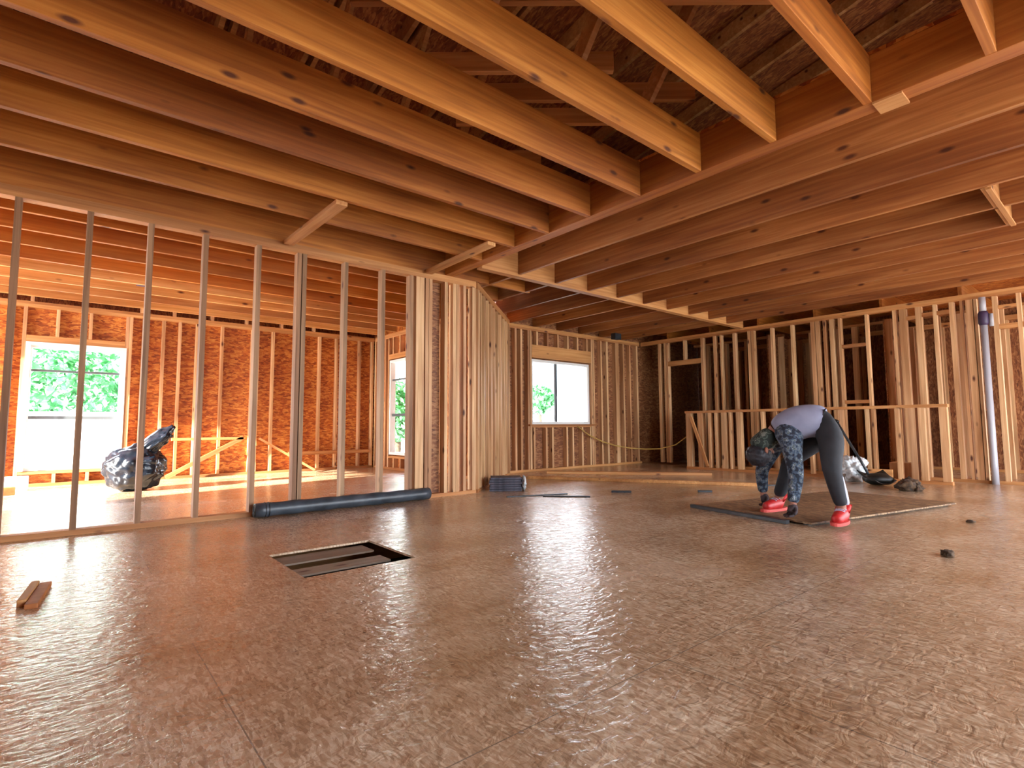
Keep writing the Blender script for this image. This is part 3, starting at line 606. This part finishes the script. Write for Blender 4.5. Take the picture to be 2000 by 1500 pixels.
# shoes
def shoe(ank, toe):
    d = (toe-ank); d.z = 0; d.normalize(); base = Vector((ank.x, ank.y, 0))
    sideways = Vector((-d.y, d.x, 0))
    s = skin('shoe', [(base-d*.06+Vector((0, 0, .056)), .052), (base+d*.02+Vector((0, 0, .06)), .054), (base+d*.10+Vector((0, 0, .050)), .047), (base+d*.19+Vector((0, 0, .040)), .037), (base-d*.02+Vector((0, 0, .125)), .056)],
             [(0, 1), (1, 2), (2, 3), (0, 4)], RED, pe)
    ps = []
    for k in range(24):
        t = 2*PI*k/24; ps.append(base+d*(.062+.165*math.cos(t))+sideways*(.054+.006*math.cos(t))*math.sin(t))
    vs = [p+Vector((0, 0, .0)) for p in ps]+[p+Vector((0, 0, .022)) for p in ps]
    fs = [tuple(range(24))[::-1], tuple(range(24, 48))]+[(k, (k+1) % 24, 24+(k+1) % 24, 24+k) for k in range(24)]
    mesh('sole', vs, fs, SOLE, s, (0, 0, 0))
    for q in (.03, .055, .08):
        tube('lace', [base+d*q+sideways*.036*w_+Vector((0, 0, .112-.2*abs(q-.02)-.012*w_*w_)) for w_ in (-1, -.5, 0, .5, 1)], .003, STRIPE, s, 6)
shoe(P['ra'], P['rt']); shoe(P['la'], P['lt'])
# gloved hands: palm and five unequal fingers pressed toward the sheet
def hand(wr, pm, out):
    d = (pm-wr).normalized(); out = Vector(out).normalized(); sd2 = d.cross(out).normalized()
    vs = [(wr, .032), (wr.lerp(pm, .7), (.036)), (pm, .034)]; es = [(0, 1), (1, 2)]
    for k, (o_, ln) in enumerate(((-.032, .046), (-.011, .056), (.011, .053), (.031, .042))):
        b0 = pm+sd2*o_+d*.005; a1 = b0+d*ln*.35+out*.015; a2 = a1+out*ln*.5-d*.002; i0 = len(vs)
        vs += [(b0, .013), (a1, .0105), (a2, .0095), (a2+out*ln*.3, .008)]; es += [(2, i0), (i0, i0+1), (i0+1, i0+2), (i0+2, i0+3)]
    tb = wr.lerp(pm, .5)-sd2*.035; i0 = len(vs)
    vs += [(tb, .015), (tb-sd2*.025+d*.02+out*.01, .012), (tb-sd2*.032+d*.04+out*.03, .010)]; es += [(1, i0), (i0, i0+1), (i0+1, i0+2)]
    skin('glove', vs, es, GLOVE, pe, 2)
hand(P['rw'], P['rh'], (-.55, .3, -.1)); hand(P['lw'], P['lh'], (-.5, .3, -.1))

# ------------------------------------------------------------------ outdoors
def house(nm, a, b2, lab, ridge=2.2):
    h_ = empty(nm, (a[0], a[1], -.7), label=lab, cat='house'); w = b2[0]-a[0]; dd = b2[1]-a[1]
    box('wall', (0, 0, 0), (w, dd, 5.2), SIDING, h_)
    for k in range(26): box('siding_board', (-.02, -.03, .05+k*.2), (w+.02, -.004, .235+k*.2), SIDING, h_)
    quad('roof', [(-.4, -.4, 5.2), (w+.4, -.4, 5.2), (w+.4, dd/2, 5.2+ridge), (-.4, dd/2, 5.2+ridge)], .1, ROLL, h_)
    for x in (w*.3, w*.72): boxes('window', [((x, -.06, 2.6), (x+.9, -.031, 3.9))], DARKFR, h_)
house('house', (9.8, 14.5), (22, 22), 'white sided neighbouring house outside the far window')
house('house', (-9, 23), (-1, 30), 'white neighbouring house far outside the back left window')
def tree(c, h_, r, lab, seed, n=2600):
    t = empty('tree', (c[0], c[1], -.7), label=lab, cat='tree'); q = random.Random(seed)
    tube('trunk', [(0, 0, 0), (.05, 0, h_*.35), (0, .05, h_*.7)], [.12, .09, .04], BARK, t, 8)
    vs = []; fs = []
    for k in range(n):
        u = Vector((q.gauss(0, 1), q.gauss(0, 1), q.gauss(0, 1))).normalized()*r*q.uniform(.5, 1)
        u *= 1+.3*noise.noise(u*1.3); p = Vector((0, 0, h_*.65))+u; s = q.uniform(.07, .14)
        a = Vector((q.uniform(-1, 1), q.uniform(-1, 1), q.uniform(-1, 1))).normalized(); b_ = a.cross(Vector((.3, .5, .8))).normalized()
        i = len(vs); vs += [p+a*s, p+b_*s*.5, p-a*s, p-b_*s*.5]; fs.append((i, i+1, i+2, i+3))
    mesh('foliage', vs, fs, LEAF, t)
tree((.2, 14.0), 3.4, 1.25, 'green bushy tree outside the back left window, the larger one', 1)
tree((-1.6, 15.5), 3.3, 1.0, 'green tree outside the back left window, left of the larger one', 2)
tree((11.2, 12.1), 3.5, .45, 'small green tree outside the left pane of the far window', 3, 1200)
tree((6.6, 12.6), 2.9, .8, 'green tree outside the side window of the back room', 4)
fe = empty('garden_fence', (-4, 12.2, -.7), label='white board fence outside the back left window', cat='fence')
for k in range(22): box('fence_board', (k*.3, 0, 0), (k*.3+.29, .03, 1.75), SIDING, fe)
